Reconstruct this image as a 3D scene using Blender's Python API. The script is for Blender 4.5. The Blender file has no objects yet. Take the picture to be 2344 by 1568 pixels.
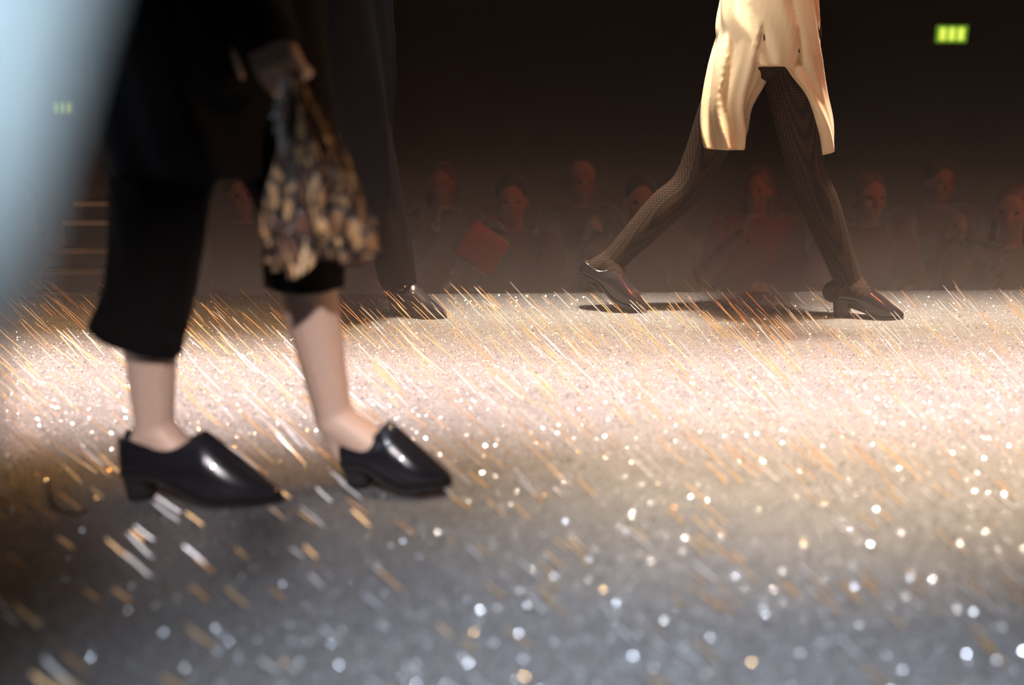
import bpy, math, random
import numpy as np
from mathutils import Vector, Matrix, noise
random.seed(7); np.random.seed(7)
S = bpy.context.scene
COL = S.collection
V = Vector

# ------------------------------------------------------------------ camera
F = 2279.0                      # focal length in pixels of a 2344 px wide frame
PITCH = math.radians(14.16)
CAMZ = 0.70                     # metres above the runway (about 1.75 m above the pit floor)
cd = bpy.data.cameras.new('camera'); cam = bpy.data.objects.new('camera', cd); COL.objects.link(cam)
cd.sensor_width = 36.0; cd.lens = 36.0*F/2344.0; cd.clip_start = 0.02
cam.location = (0, 0, CAMZ); cam.rotation_euler = (math.radians(90)-PITCH, 0, 0)
cd.dof.use_dof = True; cd.dof.focus_distance = 3.0; cd.dof.aperture_fstop = 1.15
S.camera = cam
S.view_settings.view_transform = 'Standard'; S.view_settings.look = 'None'
S.view_settings.exposure = 0.0; S.view_settings.gamma = 1.0; S.view_settings.use_curve_mapping = False
S.cycles.max_bounces = 5; S.cycles.volume_bounces = 0; S.cycles.sample_clamp_indirect = 4.0
S.cycles.sample_clamp_direct = 0.0

w = bpy.data.worlds.new('world'); S.world = w; w.use_nodes = True
w.node_tree.nodes['Background'].inputs[0].default_value = (0.35, 0.3, 0.32, 1)
w.node_tree.nodes['Background'].inputs[1].default_value = 0.006

# ------------------------------------------------------------------ stage lighting and added fills
def area(name, loc, target, sx, sy, power, col, spread=180):
    l = bpy.data.lights.new(name, 'AREA'); l.shape = 'RECTANGLE'; l.size = sx; l.size_y = sy
    l.energy = power; l.color = col; l.spread = math.radians(spread)
    o = bpy.data.objects.new(name, l); COL.objects.link(o); o.location = loc
    o.rotation_euler = (V(target)-V(loc)).to_track_quat('-Z', 'Y').to_euler(); return o
def spot(name, loc, target, power, col, cone, blend=0.6, r=0.06):
    l = bpy.data.lights.new(name, 'SPOT'); l.energy = power; l.color = col
    l.spot_size = math.radians(cone); l.spot_blend = blend; l.shadow_soft_size = r
    o = bpy.data.objects.new(name, l); COL.objects.link(o); o.location = loc
    o.rotation_euler = (V(target)-V(loc)).to_track_quat('-Z', 'Y').to_euler(); return o
# long strips of lamps hung over the runway
area('strip_light_white', (0.4, 2.24, 3.4), (0.4, 2.24, 0), 9.0, 0.10, 74, (1.0, 0.88, 0.90), 15)
area('strip_light_pink', (0.4, 2.62, 3.4), (0.4, 2.60, 0), 9.0, 0.10, 50, (1.0, 0.85, 0.82), 12)
area('strip_light_amber', (0, 2.55, 3.3), (0, 2.50, 0), 9.0, 0.10, 75, (1.0, 0.55, 0.20), 33)
area('strip_light_pale', (1.9, 3.1, 3.4), (1.9, 3.12, 0), 4.6, 0.10, 46, (1.0, 0.84, 0.66), 17)
area('strip_light_right', (1.9, 1.80, 3.4), (1.9, 1.78, 0), 3.6, 0.10, 40, (1.0, 0.80, 0.60), 20)
spot('cool_lamp', (-0.9, -1.2, 3.2), (0.05, 0.92, 0), 800, (0.80, 0.88, 1.0), 25, 1.0)
spot('leg_fill', (0.3, -1.5, 2.2), (-0.44, 1.66, 0.12), 520, (1.0, 0.91, 0.94), 11, 0.8)  # added front fill that brightens the legs of the nearest walker
spot('dress_rim_fill', (-3.0, 2.5, 3.2), (0.70, 3.18, 0.86), 420, (0.95, 0.95, 1.0), 9, 0.9)  # added second key for a white rim on the dress's left side
spot('sparkle_fill', (0.7, 2.3, 4.5), (0.25, 0.86, 0), 1050, (0.80, 0.88, 1.0), 20, 1.0, 0.16)  # added backlight that makes the near glitter sparkle
spot('key_lamp', (-1.0, 1.5, 3.9), (0.80, 3.18, 1.02), 460, (1.0, 0.88, 0.72), 13, 0.9)
spot('warm_side_lamp', (4.2, 2.3, 2.4), (-0.4, 1.6, 0.5), 190, (1.0, 0.50, 0.18), 15, 0.8)
spot('cool_side_lamp', (-3.6, 0.6, 1.9), (-0.5, 1.65, 0.30), 130, (0.84, 0.92, 1.0), 17, 0.8)
spot('audience_lamp', (4.5, 1.5, 3.6), (0.4, 5.6, 0.1), 240, (1.0, 0.17, 0.05), 70, 0.9, 0.2)
spot('sleeve_fill', (0.35, -0.6, 0.92), (-0.15, 0.24, 0.725), 260, (0.76, 0.90, 1.0), 5.5, 1.0)  # added narrow fill, only to brighten the neighbour's sleeve

# ------------------------------------------------------------------ pixel -> place
CP, SP = math.cos(PITCH), math.sin(PITCH)
def at(x, y, Y):
    u, v = (x-1172.0)/F, (784.0-y)/F
    d = V((u, CP+v*SP, -SP+v*CP))
    return V((0, 0, CAMZ)) + d*(Y/d.y)

# ------------------------------------------------------------------ materials
def mat(name, col, rough=0.6, metal=0.0, emit=None, es=1.0, sheen=0.0, coat=0.0, bump=0.0, bscale=60, spec=None, var=0.0):
    m = bpy.data.materials.new(name); m.use_nodes = True; nt = m.node_tree; b = nt.nodes['Principled BSDF']
    b.inputs['Base Color'].default_value = (*col, 1); b.inputs['Roughness'].default_value = rough
    b.inputs['Metallic'].default_value = metal; b.inputs['Sheen Weight'].default_value = sheen
    b.inputs['Coat Weight'].default_value = coat
    if spec is not None: b.inputs['Specular IOR Level'].default_value = spec
    if emit: b.inputs['Emission Color'].default_value = (*emit, 1); b.inputs['Emission Strength'].default_value = es
    if bump or var:
        tc = nt.nodes.new('ShaderNodeTexCoord'); n = nt.nodes.new('ShaderNodeTexNoise'); n.inputs['Scale'].default_value = bscale
        n.inputs['Detail'].default_value = 3
        nt.links.new(tc.outputs['Object'], n.inputs['Vector'])
        if bump:
            bp = nt.nodes.new('ShaderNodeBump'); bp.inputs['Strength'].default_value = bump; bp.inputs['Distance'].default_value = 0.004
            nt.links.new(n.outputs['Fac'], bp.inputs['Height']); nt.links.new(bp.outputs['Normal'], b.inputs['Normal'])
        if var:
            r = nt.nodes.new('ShaderNodeValToRGB'); nt.links.new(n.outputs['Fac'], r.inputs['Fac'])
            r.color_ramp.elements[0].position = 0.3; r.color_ramp.elements[1].position = 0.7
            r.color_ramp.elements[0].color = (*[c*(1-var) for c in col], 1); r.color_ramp.elements[1].color = (*col, 1)
            nt.links.new(r.outputs['Color'], b.inputs['Base Color'])
    return m
BLACKCLOTH = mat('black_wool', (0.006, 0.006, 0.008), 0.85, bump=0.3, bscale=300, spec=0.15)
TROUSER = mat('black_crepe', (0.007, 0.005, 0.005), 0.9, bump=0.3, bscale=250, spec=0.1)
NAVY = mat('navy_wool', (0.003, 0.004, 0.009), 0.9, bump=0.3, bscale=250, spec=0.08)
LEATHER = mat('black_leather', (0.012, 0.011, 0.014), 0.24, coat=0.3, bump=0.08, bscale=120)
SOLE = mat('dark_sole', (0.015, 0.012, 0.012), 0.6, bump=0.1)
SKIN = mat('skin', (0.62, 0.42, 0.32), 0.5, bump=0.08, bscale=90, var=0.08)
SKIN2 = mat('skin_deep', (0.30, 0.14, 0.09), 0.7, spec=0.15, bump=0.08, bscale=90, var=0.08)
HAIRS = [mat('dark_hair', (0.02, 0.013, 0.010), 0.5, bump=0.6, bscale=120), mat('brown_hair', (0.09, 0.045, 0.02), 0.5, bump=0.6, bscale=120), mat('fair_hair', (0.35, 0.22, 0.10), 0.5, bump=0.6, bscale=120)]
EYE = mat('eye', (0.03, 0.02, 0.015), 0.6, spec=0.1)
GOLD = mat('gold_leather', (0.85, 0.50, 0.20), 0.28, 0.9, bump=0.2)
PALEBLUE = mat('pale_blue_cotton', (0.62, 0.74, 0.80), 0.7, bump=0.3, bscale=120, sheen=0.3)
DARKPAINT = mat('dark_paint', (0.012, 0.010, 0.010), 0.7, bump=0.1, bscale=8)
CREAM = mat('cream_edge', (0.62, 0.50, 0.32), 0.5)
CHAIRM = mat('dark_chair', (0.02, 0.018, 0.018), 0.5, bump=0.1)

def glitter_floor():
    m = bpy.data.materials.new('glitter_floor'); m.use_nodes = True; nt = m.node_tree; L = nt.links
    b = nt.nodes['Principled BSDF']
    tc = nt.nodes.new('ShaderNodeTexCoord')
    vo = nt.nodes.new('ShaderNodeTexVoronoi'); vo.inputs['Scale'].default_value = 420
    L.new(tc.outputs['Object'], vo.inputs['Vector'])
    sub = nt.nodes.new('ShaderNodeVectorMath'); sub.operation = 'SUBTRACT'; sub.inputs[1].default_value = (0.5, 0.5, 0.5)
    L.new(vo.outputs['Color'], sub.inputs[0])
    sc = nt.nodes.new('ShaderNodeVectorMath'); sc.operation = 'SCALE'; sc.inputs['Scale'].default_value = 1.5
    L.new(sub.outputs[0], sc.inputs[0])
    ad = nt.nodes.new('ShaderNodeVectorMath'); ad.operation = 'ADD'; ad.inputs[1].default_value = (0, 0, 1.0)
    L.new(sc.outputs[0], ad.inputs[0])
    no = nt.nodes.new('ShaderNodeVectorMath'); no.operation = 'NORMALIZE'; L.new(ad.outputs[0], no.inputs[0])
    L.new(no.outputs[0], b.inputs['Normal'])
    r = nt.nodes.new('ShaderNodeValToRGB'); L.new(vo.outputs['Color'], r.inputs['Fac'])
    e = r.color_ramp.elements; e[0].color = (0.09, 0.087, 0.09, 1); e[1].color = (0.30, 0.29, 0.29, 1)
    L.new(r.outputs['Color'], b.inputs['Base Color'])
    b.inputs['Metallic'].default_value = 0.35; b.inputs['Roughness'].default_value = 0.42
    return m
def foil(name, c1, c2, rough, metal=1.0):
    m = bpy.data.materials.new(name); m.use_nodes = True; nt = m.node_tree; b = nt.nodes['Principled BSDF']
    g = nt.nodes.new('ShaderNodeNewGeometry'); mx = nt.nodes.new('ShaderNodeMix'); mx.data_type = 'RGBA'
    mx.inputs[6].default_value = (*c1, 1); mx.inputs[7].default_value = (*c2, 1)
    nt.links.new(g.outputs['Random Per Island'], mx.inputs[0]); nt.links.new(mx.outputs[2], b.inputs['Base Color'])
    b.inputs['Metallic'].default_value = metal; b.inputs['Roughness'].default_value = rough
    return m
def python_print():
    m = bpy.data.materials.new('snake_print'); m.use_nodes = True; nt = m.node_tree; L = nt.links
    b = nt.nodes['Principled BSDF']; tc = nt.nodes.new('ShaderNodeTexCoord')
    mp = nt.nodes.new('ShaderNodeMapping'); mp.inputs['Scale'].default_value = (1.35, 1.35, 0.55)
    L.new(tc.outputs['Object'], mp.inputs['Vector'])
    nz = nt.nodes.new('ShaderNodeTexNoise'); nz.inputs['Scale'].default_value = 45; L.new(mp.outputs[0], nz.inputs['Vector'])
    mixv = nt.nodes.new('ShaderNodeMix'); mixv.data_type = 'VECTOR'; mixv.inputs[0].default_value = 0.045
    L.new(mp.outputs[0], mixv.inputs[4]); L.new(nz.outputs['Color'], mixv.inputs[5])
    ve = nt.nodes.new('ShaderNodeTexVoronoi'); ve.feature = 'DISTANCE_TO_EDGE'; ve.inputs['Scale'].default_value = 40
    vc = nt.nodes.new('ShaderNodeTexVoronoi'); vc.inputs['Scale'].default_value = 40
    L.new(mixv.outputs[1], ve.inputs['Vector']); L.new(mixv.outputs[1], vc.inputs['Vector'])
    r = nt.nodes.new('ShaderNodeValToRGB'); L.new(ve.outputs['Distance'], r.inputs['Fac'])
    r.color_ramp.elements[0].position = 0.05; r.color_ramp.elements[0].color = (0, 0, 0, 1)
    r.color_ramp.elements[1].position = 0.21; r.color_ramp.elements[1].color = (1, 1, 1, 1)
    c = nt.nodes.new('ShaderNodeValToRGB'); L.new(vc.outputs['Color'], c.inputs['Fac'])
    e = c.color_ramp.elements; e[0].color = (0.10, 0.05, 0.035, 1); e[1].color = (0.80, 0.56, 0.32, 1)
    e.new(0.38).color = (0.20, 0.09, 0.05, 1); e.new(0.6).color = (0.62, 0.36, 0.16, 1)
    mx = nt.nodes.new('ShaderNodeMix'); mx.data_type = 'RGBA'; mx.inputs[6].default_value = (0.012, 0.008, 0.008, 1)
    L.new(r.outputs['Color'], mx.inputs[0]); L.new(c.outputs['Color'], mx.inputs[7]); L.new(mx.outputs[2], b.inputs['Base Color'])
    bp = nt.nodes.new('ShaderNodeBump'); bp.inputs['Strength'].default_value = 0.5; bp.inputs['Distance'].default_value = 0.003
    L.new(r.outputs['Color'], bp.inputs['Height']); L.new(bp.outputs['Normal'], b.inputs['Normal'])
    b.inputs['Roughness'].default_value = 0.38
    return m
def satin():
    m = mat('cream_satin', (0.83, 0.62, 0.38), 0.34, sheen=0.2, bump=0.15, bscale=30)
    m.node_tree.nodes['Principled BSDF'].inputs['Anisotropic'].default_value = 0.4
    return m
def net():
    m = bpy.data.materials.new('fishnet'); m.use_nodes = True; nt = m.node_tree; b = nt.nodes['Principled BSDF']
    tc = nt.nodes.new('ShaderNodeTexCoord'); ck = nt.nodes.new('ShaderNodeTexVoronoi'); ck.inputs['Scale'].default_value = 130
    ck.inputs['Randomness'].default_value = 0.0
    r = nt.nodes.new('ShaderNodeValToRGB'); r.color_ramp.elements[0].position = 0.35; r.color_ramp.elements[1].position = 0.5
    r.color_ramp.elements[0].color = (0.045, 0.022, 0.012, 1); r.color_ramp.elements[1].color = (0.008, 0.006, 0.005, 1)
    nt.links.new(tc.outputs['Object'], ck.inputs['Vector']); nt.links.new(ck.outputs['Distance'], r.inputs['Fac'])
    nt.links.new(r.outputs['Color'], b.inputs['Base Color']); b.inputs['Roughness'].default_value = 0.85; b.inputs['Specular IOR Level'].default_value = 0.12
    return m
GLITTER = glitter_floor(); SNAKE = python_print(); SATIN = satin(); NET = net()

# ------------------------------------------------------------------ mesh helpers
class M:
    def __init__(s): s.v = []; s.f = []
    def ring_faces(s, a, b, n):
        for i in range(n):
            j = (i+1) % n; s.f.append((a+i, a+j, b+j, b+i))
    def loft(s, rings, cap0=True, cap1=True):
        n = len(rings[0]); st = []
        for r in rings:
            st.append(len(s.v)); s.v += [tuple(p) for p in r]
        for a, b in zip(st, st[1:]): s.ring_faces(a, b, n)
        if cap0:
            c = len(s.v); s.v.append(tuple(sum((V(p) for p in rings[0]), V())/n))
            s.f += [(st[0]+(i+1) % n, st[0]+i, c) for i in range(n)]
        if cap1:
            c = len(s.v); s.v.append(tuple(sum((V(p) for p in rings[-1]), V())/n))
            s.f += [(st[-1]+i, st[-1]+(i+1) % n, c) for i in range(n)]
    def cone(s, p0, p1, r0, r1, n=14, k=4, squash=1.0, up=None):
        p0, p1 = V(p0), V(p1); d = (p1-p0); L = d.length; d = d.normalized() if L > 1e-6 else V((0, 0, 1))
        up = V(up) if up else (V((0, 1, 0)) if abs(d.y) < 0.9 else V((1, 0, 0)))
        a = d.cross(up).normalized(); b = a.cross(d).normalized()
        rs = []
        def rg(c, r): return [c + a*(r*math.cos(t)) + b*(r*squash*math.sin(t)) for t in (2*math.pi*i/n for i in range(n))]
        for i in range(1, k+1):
            t = math.pi/2*i/k; rs.append(rg(p0-d*(r0*math.cos(t)), r0*math.sin(t)))
        for i in range(0, k):
            t = math.pi/2*i/k; rs.append(rg(p1+d*(r1*math.sin(t)), r1*math.cos(t)))
        s.loft(rs)
    def ell(s, c, r, R=None, n=16, k=10):
        c = V(c); rs = []
        R = R or Matrix.Identity(3)
        for i in range(1, k):
            t = math.pi*i/k
            rs.append([c + R @ V((r[0]*math.sin(t)*math.cos(2*math.pi*j/n), r[1]*math.sin(t)*math.sin(2*math.pi*j/n), -r[2]*math.cos(t))) for j in range(n)])
        s.loft(rs)
    def box(s, lo, hi):
        b = len(s.v); x0, y0, z0 = lo; x1, y1, z1 = hi
        s.v += [(x, y, z) for z in (z0, z1) for x, y in ((x0, y0), (x1, y0), (x1, y1), (x0, y1))]
        s.f += [(b+3, b+2, b+1, b), (b+4, b+5, b+6, b+7)] + [(b+i, b+(i+1) % 4, b+4+(i+1) % 4, b+4+i) for i in range(4)]
    def mesh(s, name):
        me = bpy.data.meshes.new(name); me.from_pydata(s.v, [], s.f); me.update(); return me
def obj(name, m, material, parent=None, smooth=True, remesh=0.0, sm=3, bevel=0.0, subsurf=0):
    me = m.mesh(name) if isinstance(m, M) else m
    o = bpy.data.objects.new(name, me)
    COL.objects.link(o)
    if remesh:
        r = o.modifiers.new('r', 'REMESH'); r.mode = 'VOXEL'; r.voxel_size = remesh
        if sm: q = o.modifiers.new('s', 'SMOOTH'); q.factor = 0.5; q.iterations = sm
        dg = bpy.context.evaluated_depsgraph_get(); dg.update()
        nm = bpy.data.meshes.new_from_object(o.evaluated_get(dg)); o.modifiers.clear(); o.data = nm; nm.name = name
    if bevel:
        b = o.modifiers.new('b', 'BEVEL'); b.width = bevel; b.segments = 2
    if subsurf:
        q = o.modifiers.new('ss', 'SUBSURF'); q.levels = subsurf; q.render_levels = subsurf
    if smooth: o.data.polygons.foreach_set('use_smooth', [True]*len(o.data.polygons))
    o.data.materials.clear(); o.data.materials.append(material)
    if parent is not None:
        o.parent = parent; o.matrix_parent_inverse = Matrix.Identity(4)
        # geometry was written in world space for built-in-place things: bring it under the empty
        o.location = -parent.location if parent.get('_world') else (0, 0, 0)
    return o
def tag(o, label=None, cat=None, group=None, kind=None):
    if label: o['label'] = label
    if cat: o['category'] = cat
    if group: o['group'] = group
    if kind: o['kind'] = kind
    return o
def thing(name, loc, label, cat, group=None, world=True):
    o = bpy.data.objects.new(name, None); COL.objects.link(o); o.location = loc; o.empty_display_size = 0.1
    if world: o['_world'] = 1
    return tag(o, label, cat, group)
def tube(path, rad, n=28, fold=0.0, nf=5, ph=0.0, squash=1.0, ref=(0, 1, 0)):
    """rings round a smooth path; rad = list of radii, or (rx, ry) pairs; fold = fabric pleats"""
    pts = [V(p) for p in path]; rings = []
    for i, p in enumerate(pts):
        d = (pts[min(i+1, len(pts)-1)]-pts[max(i-1, 0)]).normalized()
        b = V(ref) - d*V(ref).dot(d); b.normalize(); a = b.cross(d).normalized()
        r = rad[i]; rx, ry = (r if isinstance(r, tuple) else (r, r*squash))
        rg = []
        for j in range(n):
            t = 2*math.pi*j/n
            f = 1 + fold*math.cos(nf*t+ph+0.35*i) + 0.5*fold*math.cos((nf*2+1)*t-ph*2+0.6*i)
            rg.append(p + a*(rx*f*math.cos(t)) + b*(ry*f*math.sin(t)))
        rings.append(rg)
    return rings
def spline(pts, rad, k=6):
    """Catmull-Rom through pts and radii"""
    P = [V(p) for p in pts]; R = [r if isinstance(r, tuple) else (r, r) for r in rad]; op, orr = [], []
    for i in range(len(P)-1):
        p0, p1, p2, p3 = P[max(i-1, 0)], P[i], P[i+1], P[min(i+2, len(P)-1)]
        q0, q1, q2, q3 = R[max(i-1, 0)], R[i], R[i+1], R[min(i+2, len(P)-1)]
        for j in range(k if i < len(P)-2 else k+1):
            t = j/k
            w = (-0.5*t**3+t*t-0.5*t, 1.5*t**3-2.5*t*t+1, -1.5*t**3+2*t*t+0.5*t, 0.5*t**3-0.5*t*t)
            op.append(p0*w[0]+p1*w[1]+p2*w[2]+p3*w[3])
            orr.append(tuple(max(1e-4, q0[c]*w[0]+q1[c]*w[1]+q2[c]*w[2]+q3[c]*w[3]) for c in (0, 1)))
    return op, orr
def garment_tube(m, pts, rad, k=6, n=40, fold=0.05, nf=5, ph=0.0, hem_end=True, ref=(0, 1, 0)):
    p, r = spline(pts, rad, k)
    rings = tube(p, r, n, fold, nf, ph, ref=ref)
    if hem_end:      # turn the cloth inwards at the hem so that it has a thickness and an inside
        c = sum(rings[-1], V())/n
        d = (p[-1]-p[-2]).normalized()
        r1 = [q + (c-q)*0.06 + d*0.002 for q in rings[-1]]; r2 = [q + (c-q)*0.06 - d*0.05 for q in rings[-1]]
        rings += [r1, r2]
    m.loft(rings, True, not hem_end or True)

# ------------------------------------------------------------------ people
def add_hand(m, wrist, direc, normal, side, curl=0.5, s=1.0):
    """palm, four unequal bent fingers, and a thumb from the side near the palm's base"""
    d = V(direc).normalized(); nrm = V(normal); nrm = (nrm-d*nrm.dot(d)).normalized(); a = d.cross(nrm)*side
    w = V(wrist); palm = w + d*0.045*s
    for q in (-0.027, -0.009, 0.009, 0.027):
        m.cone(w + a*q*0.7*s + d*0.01*s, w + d*0.085*s + a*q*s, 0.015*s, 0.0125*s, 10, 3)
    for q, L in ((-0.030, 0.058), (-0.010, 0.070), (0.010, 0.075), (0.030, 0.068)):
        p = w + d*0.088*s + a*q*s; dd = d.copy(); r = 0.0088*s
        for i in range(3):
            ang = curl*(0.7 if i == 0 else 1.0)
            dd = (dd*math.cos(ang) + nrm*math.sin(ang)*1.0).normalized() if i == 0 else (Matrix.Rotation(-ang*side*0+0, 3, 'X') @ dd)
            if i: 
                ax = d.cross(nrm).normalized(); dd = Matrix.Rotation(ang, 3, ax) @ dd
            ln = L*s*(0.45, 0.31, 0.24)[i]; e = p + dd*ln
            m.cone(p, e, r, r*0.9, 9, 3); p = e; r *= 0.9
    t = w + d*0.022*s + a*0.028*s; td = (d*0.65 + a*0.75 + nrm*0.25).normalized(); e = t + td*0.042*s
    m.cone(t, e, 0.013*s, 0.011*s, 9, 3); m.cone(e, e + (td*0.5+d*0.7+nrm*0.45*curl).normalized()*0.032*s, 0.0105*s, 0.009*s, 9, 3)
def add_head(m, c, yaw=0.0, pitch=0.0):
    """face looks along +X of its own frame"""
    R = (Matrix.Rotation(yaw, 3, 'Z') @ Matrix.Rotation(pitch, 3, 'Y')); c = V(c)
    def g(*p): return c + R @ V(p)
    m.ell(g(-0.005, 0, 0.025), (0.096, 0.075, 0.098), R); m.ell(g(0.022, 0, -0.05), (0.066, 0.055, 0.062), R)
    m.ell(g(0.05, 0, -0.088), (0.032, 0.026, 0.022), R)
    m.cone(g(0.088, 0, 0.018), g(0.106, 0, -0.020), 0.008, 0.013, 10, 3)
    m.cone(g(0.082, -0.035, 0.032), g(0.082, 0.035, 0.032), 0.010, 0.010, 8, 3)
    m.cone(g(0.084, -0.018, -0.050), g(0.084, 0.018, -0.050), 0.0075, 0.0075, 8, 3)
    for s in (-1, 1):
        m.ell(g(0, s*0.077, -0.005), (0.018, 0.009, 0.030), R, 10, 6); m.ell(g(0.06, s*0.04, -0.02), (0.028, 0.022, 0.025), R)
    return R
def add_body(m, J, curl=0.5, hand_n=None, head_yaw=0.0, feet=True):
    H, C, N = V(J['hip']), V(J['chest']), V(J['neck'])
    side = V(J.get('side', (0, 1, 0))).normalized()
    m.loft(tube(*spline([H-V((0, 0, 0.04)), H+(C-H)*0.12, H+(C-H)*0.55, C, C+(N-C)*0.7, N],
                        [(0.10, 0.13), (0.115, 0.165), (0.095, 0.135), (0.115, 0.165), (0.085, 0.14), (0.055, 0.06)], 4), n=20, ref=tuple(side)))
    head = V(J['head']); m.cone(N-V((0, 0, 0.03)), head-V((0, 0, 0.05)), 0.058, 0.052)
    R = add_head(m, head, head_yaw, J.get('nod', 0.0))
    for s, (sh, el, wr) in zip((1, -1), J['arms']):
        sh, el, wr = V(sh), V(el), V(wr)
        m.cone(C+(N-C)*0.4, sh, 0.07, 0.055); m.cone(sh, el, 0.050, 0.038); m.cone(el, wr, 0.039, 0.024)
        hd = V(J['hd'][0 if s > 0 else 1]) if 'hd' in J else (wr-el)
        hn = V(J['hn'][0 if s > 0 else 1]) if 'hn' in J else V((0, 0, -1))
        add_hand(m, wr, hd, hn, s, curl)
    lt = J.get('lt', 1.0)
    for s, (hp, kn, an, heel, toe) in zip((1, -1), J['legs']):
        hp, kn, an, heel, toe = map(V, (hp, kn, an, heel, toe))
        m.cone(hp, kn, 0.085*lt, 0.055*lt); calf = kn+(an-kn)*0.35
        back = (heel-toe).normalized()
        m.cone(kn, calf+back*0.012, 0.052*lt, 0.053*lt); m.cone(calf+back*0.012, an, 0.053*lt, 0.033)
        up = V((0, 0, 0.028)); m.cone(an, heel+up, 0.033, 0.026); m.cone(an, toe*0.45+heel*0.55+up*1.3, 0.036, 0.032)
        m.cone(heel+up, toe*0.7+heel*0.3+up*0.6, 0.024, 0.026); m.cone(toe*0.7+heel*0.3+up*0.6, toe*0.93+heel*0.07+up*0.5, 0.026, 0.013)
    return R
def add_hair(m, c, yaw, long=False, pitch=0.0):
    R = (Matrix.Rotation(yaw, 3, 'Z') @ Matrix.Rotation(pitch, 3, 'Y')); c = V(c)
    def g(*p): return c + R @ V(p)
    m.ell(g(-0.022, 0, 0.048), (0.100, 0.086, 0.092), R)
    if long:
        for s in (-1, 0, 1): m.cone(g(-0.045, s*0.055, 0.02), g(-0.055, s*0.07, -0.15), 0.045, 0.030)
    else: m.ell(g(-0.055, 0, -0.015), (0.055, 0.068, 0.06), R)

def shoe(parent, heel, toe, w=0.088, heel_h=0.035, top=0.085, vamp=0.52, m_up=LEATHER, pitch=0.0, point=0.5, back_h=None, name='shoe', heel_w=0.06):
    """pointed low shoe with block heel: upper, sole, heel block"""
    heel, toe = V(heel), V(toe); L = (toe-heel).length; ax = (toe-heel).normalized()
    sd = V((0, 0, 1)).cross(ax).normalized(); up = ax.cross(sd).normalized()
    back_h = back_h or top*0.8
    K = 22; rings = []
    def foot(t):       # half width, sole height, top height, opening
        hw = w/2*(0.72+0.28*math.sin(min(t/0.62, 1)*math.pi/2)) if t < 0.62 else w/2*(1-((t-0.62)/0.38)**(1.6+point)*0.9)
        if t < 0.06: hw *= 0.55+0.45*math.sqrt(t/0.06)
        sole = heel_h*(1-min(max((t-0.22)/0.42, 0), 1)**1.0)
        sole = heel_h*0.5*(1+math.cos(math.pi*min(max((t-0.20)/0.45, 0), 1)))
        back = sole*0.9 + back_h*(0.84+0.16*min(t/0.06, 1))*(1-0.30*math.sin(math.pi*min(t/vamp, 1)))
        q = max(0.0, (t-vamp*0.8)/(1-vamp*0.8)); front = heel_h*0.35*(1-q) + top*(1-q)**1.1 + 0.022
        k = min(max((t-vamp*0.38)/(vamp*0.5), 0), 1); k = k*k*(3-2*k); tp = back*(1-k)+front*k
        op = math.sqrt(max(0.0, 1-(max(0.0, t-vamp*0.35)/(vamp*0.42))**2))
        return hw, sole+0.006, tp, op
    for k in range(K+1):
        t = k/K; hw, so, tp, op = foot(t); c = heel + ax*(L*t)
        rw = hw*(0.78 if op > 0.05 else 0.55)*max(op, 0.0)
        prof = [(0, so), (hw*0.8, so), (hw, so+0.008), (hw*1.02, so+(tp-so)*0.35), (hw*(0.92), so+(tp-so)*0.68), (max(rw, hw*0.30), so+(tp-so)*0.93), (rw, tp),
                (max(rw-0.004, 0), tp-0.004 if op > 0.05 else tp), (max(rw-0.006, 0), so+0.012 if op > 0.05 else tp-0.0005), (0, so+0.010 if op > 0.05 else tp-0.001)]
        full = prof + [(-x, z) for x, z in prof[-2:0:-1]]
        rings.append([c + sd*x + up*z for x, z in full])
    u = M(); u.loft(rings); up_o = obj(name, u, m_up, parent)
    so_m = M(); rr = []
    for k in range(K+1):
        t = k/K; hw, so, tp, op = foot(t); c = heel + ax*(L*t); hw *= 1.04
        rr.append([c+sd*x+up*z for x, z in ((-hw, so-0.006), (-hw, so+0.002), (hw, so+0.002), (hw, so-0.006))])
    so_m.loft(rr); s_o = obj('sole', so_m, SOLE, None, smooth=False)
    hb = M(); rr = []
    for k in range(5):
        q = k/4; z = 0.001+(heel_h+0.002)*q; s_ = 0.82+0.18*q
        c = heel + ax*(heel_w*0.48) + up*z
        rr.append([c + sd*(w*0.36*s_*math.cos(a)) + ax*(heel_w*0.5*s_*math.sin(a)) for a in (2*math.pi*i/16 for i in range(16))])
    hb.loft(rr); h_o = obj('heel', hb, SOLE, None)
    for o in (s_o, h_o): o.parent = up_o; o.matrix_parent_inverse = Matrix.Identity(4)
    return up_o

# ------------------------------------------------------------------ the hall
def quad_box(name, lo, hi, m, label=None):
    b = M(); b.box(lo, hi); o = obj(name, b, m, smooth=False); o['kind'] = 'structure'; return o
PIT = -1.05
rb = M()
rb.v = [(-5, 0.75, 0), (5, 0.75, 0), (5, 3.66, 0), (-5, 3.32, 0), (-5, 0.75, PIT), (5, 0.75, PIT), (5, 3.66, PIT), (-5, 3.32, PIT)]
rb.f = [(0, 1, 2, 3), (7, 6, 5, 4), (0, 4, 5, 1), (1, 5, 6, 2), (2, 6, 7, 3), (3, 7, 4, 0)]
o = obj('floor', rb, GLITTER, smooth=False); o['kind'] = 'structure'; o['label'] = 'runway covered in silver glitter'
quad_box('floor_pit', (-7, -3, PIT-0.1), (7, 12, PIT), DARKPAINT)
quad_box('wall_back', (-7, 12, PIT), (7, 12.15, 5), DARKPAINT)
quad_box('wall_left', (-7.15, -3, PIT), (-7, 12, 5), DARKPAINT)
quad_box('wall_right', (7, -3, PIT), (7.15, 12, 5), DARKPAINT)
quad_box('wall_front', (-7, -3.15, PIT), (7, -3, 5), DARKPAINT)
quad_box('ceiling', (-7.15, -3.15, 5), (7.15, 12.15, 5.15), DARKPAINT)

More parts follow.
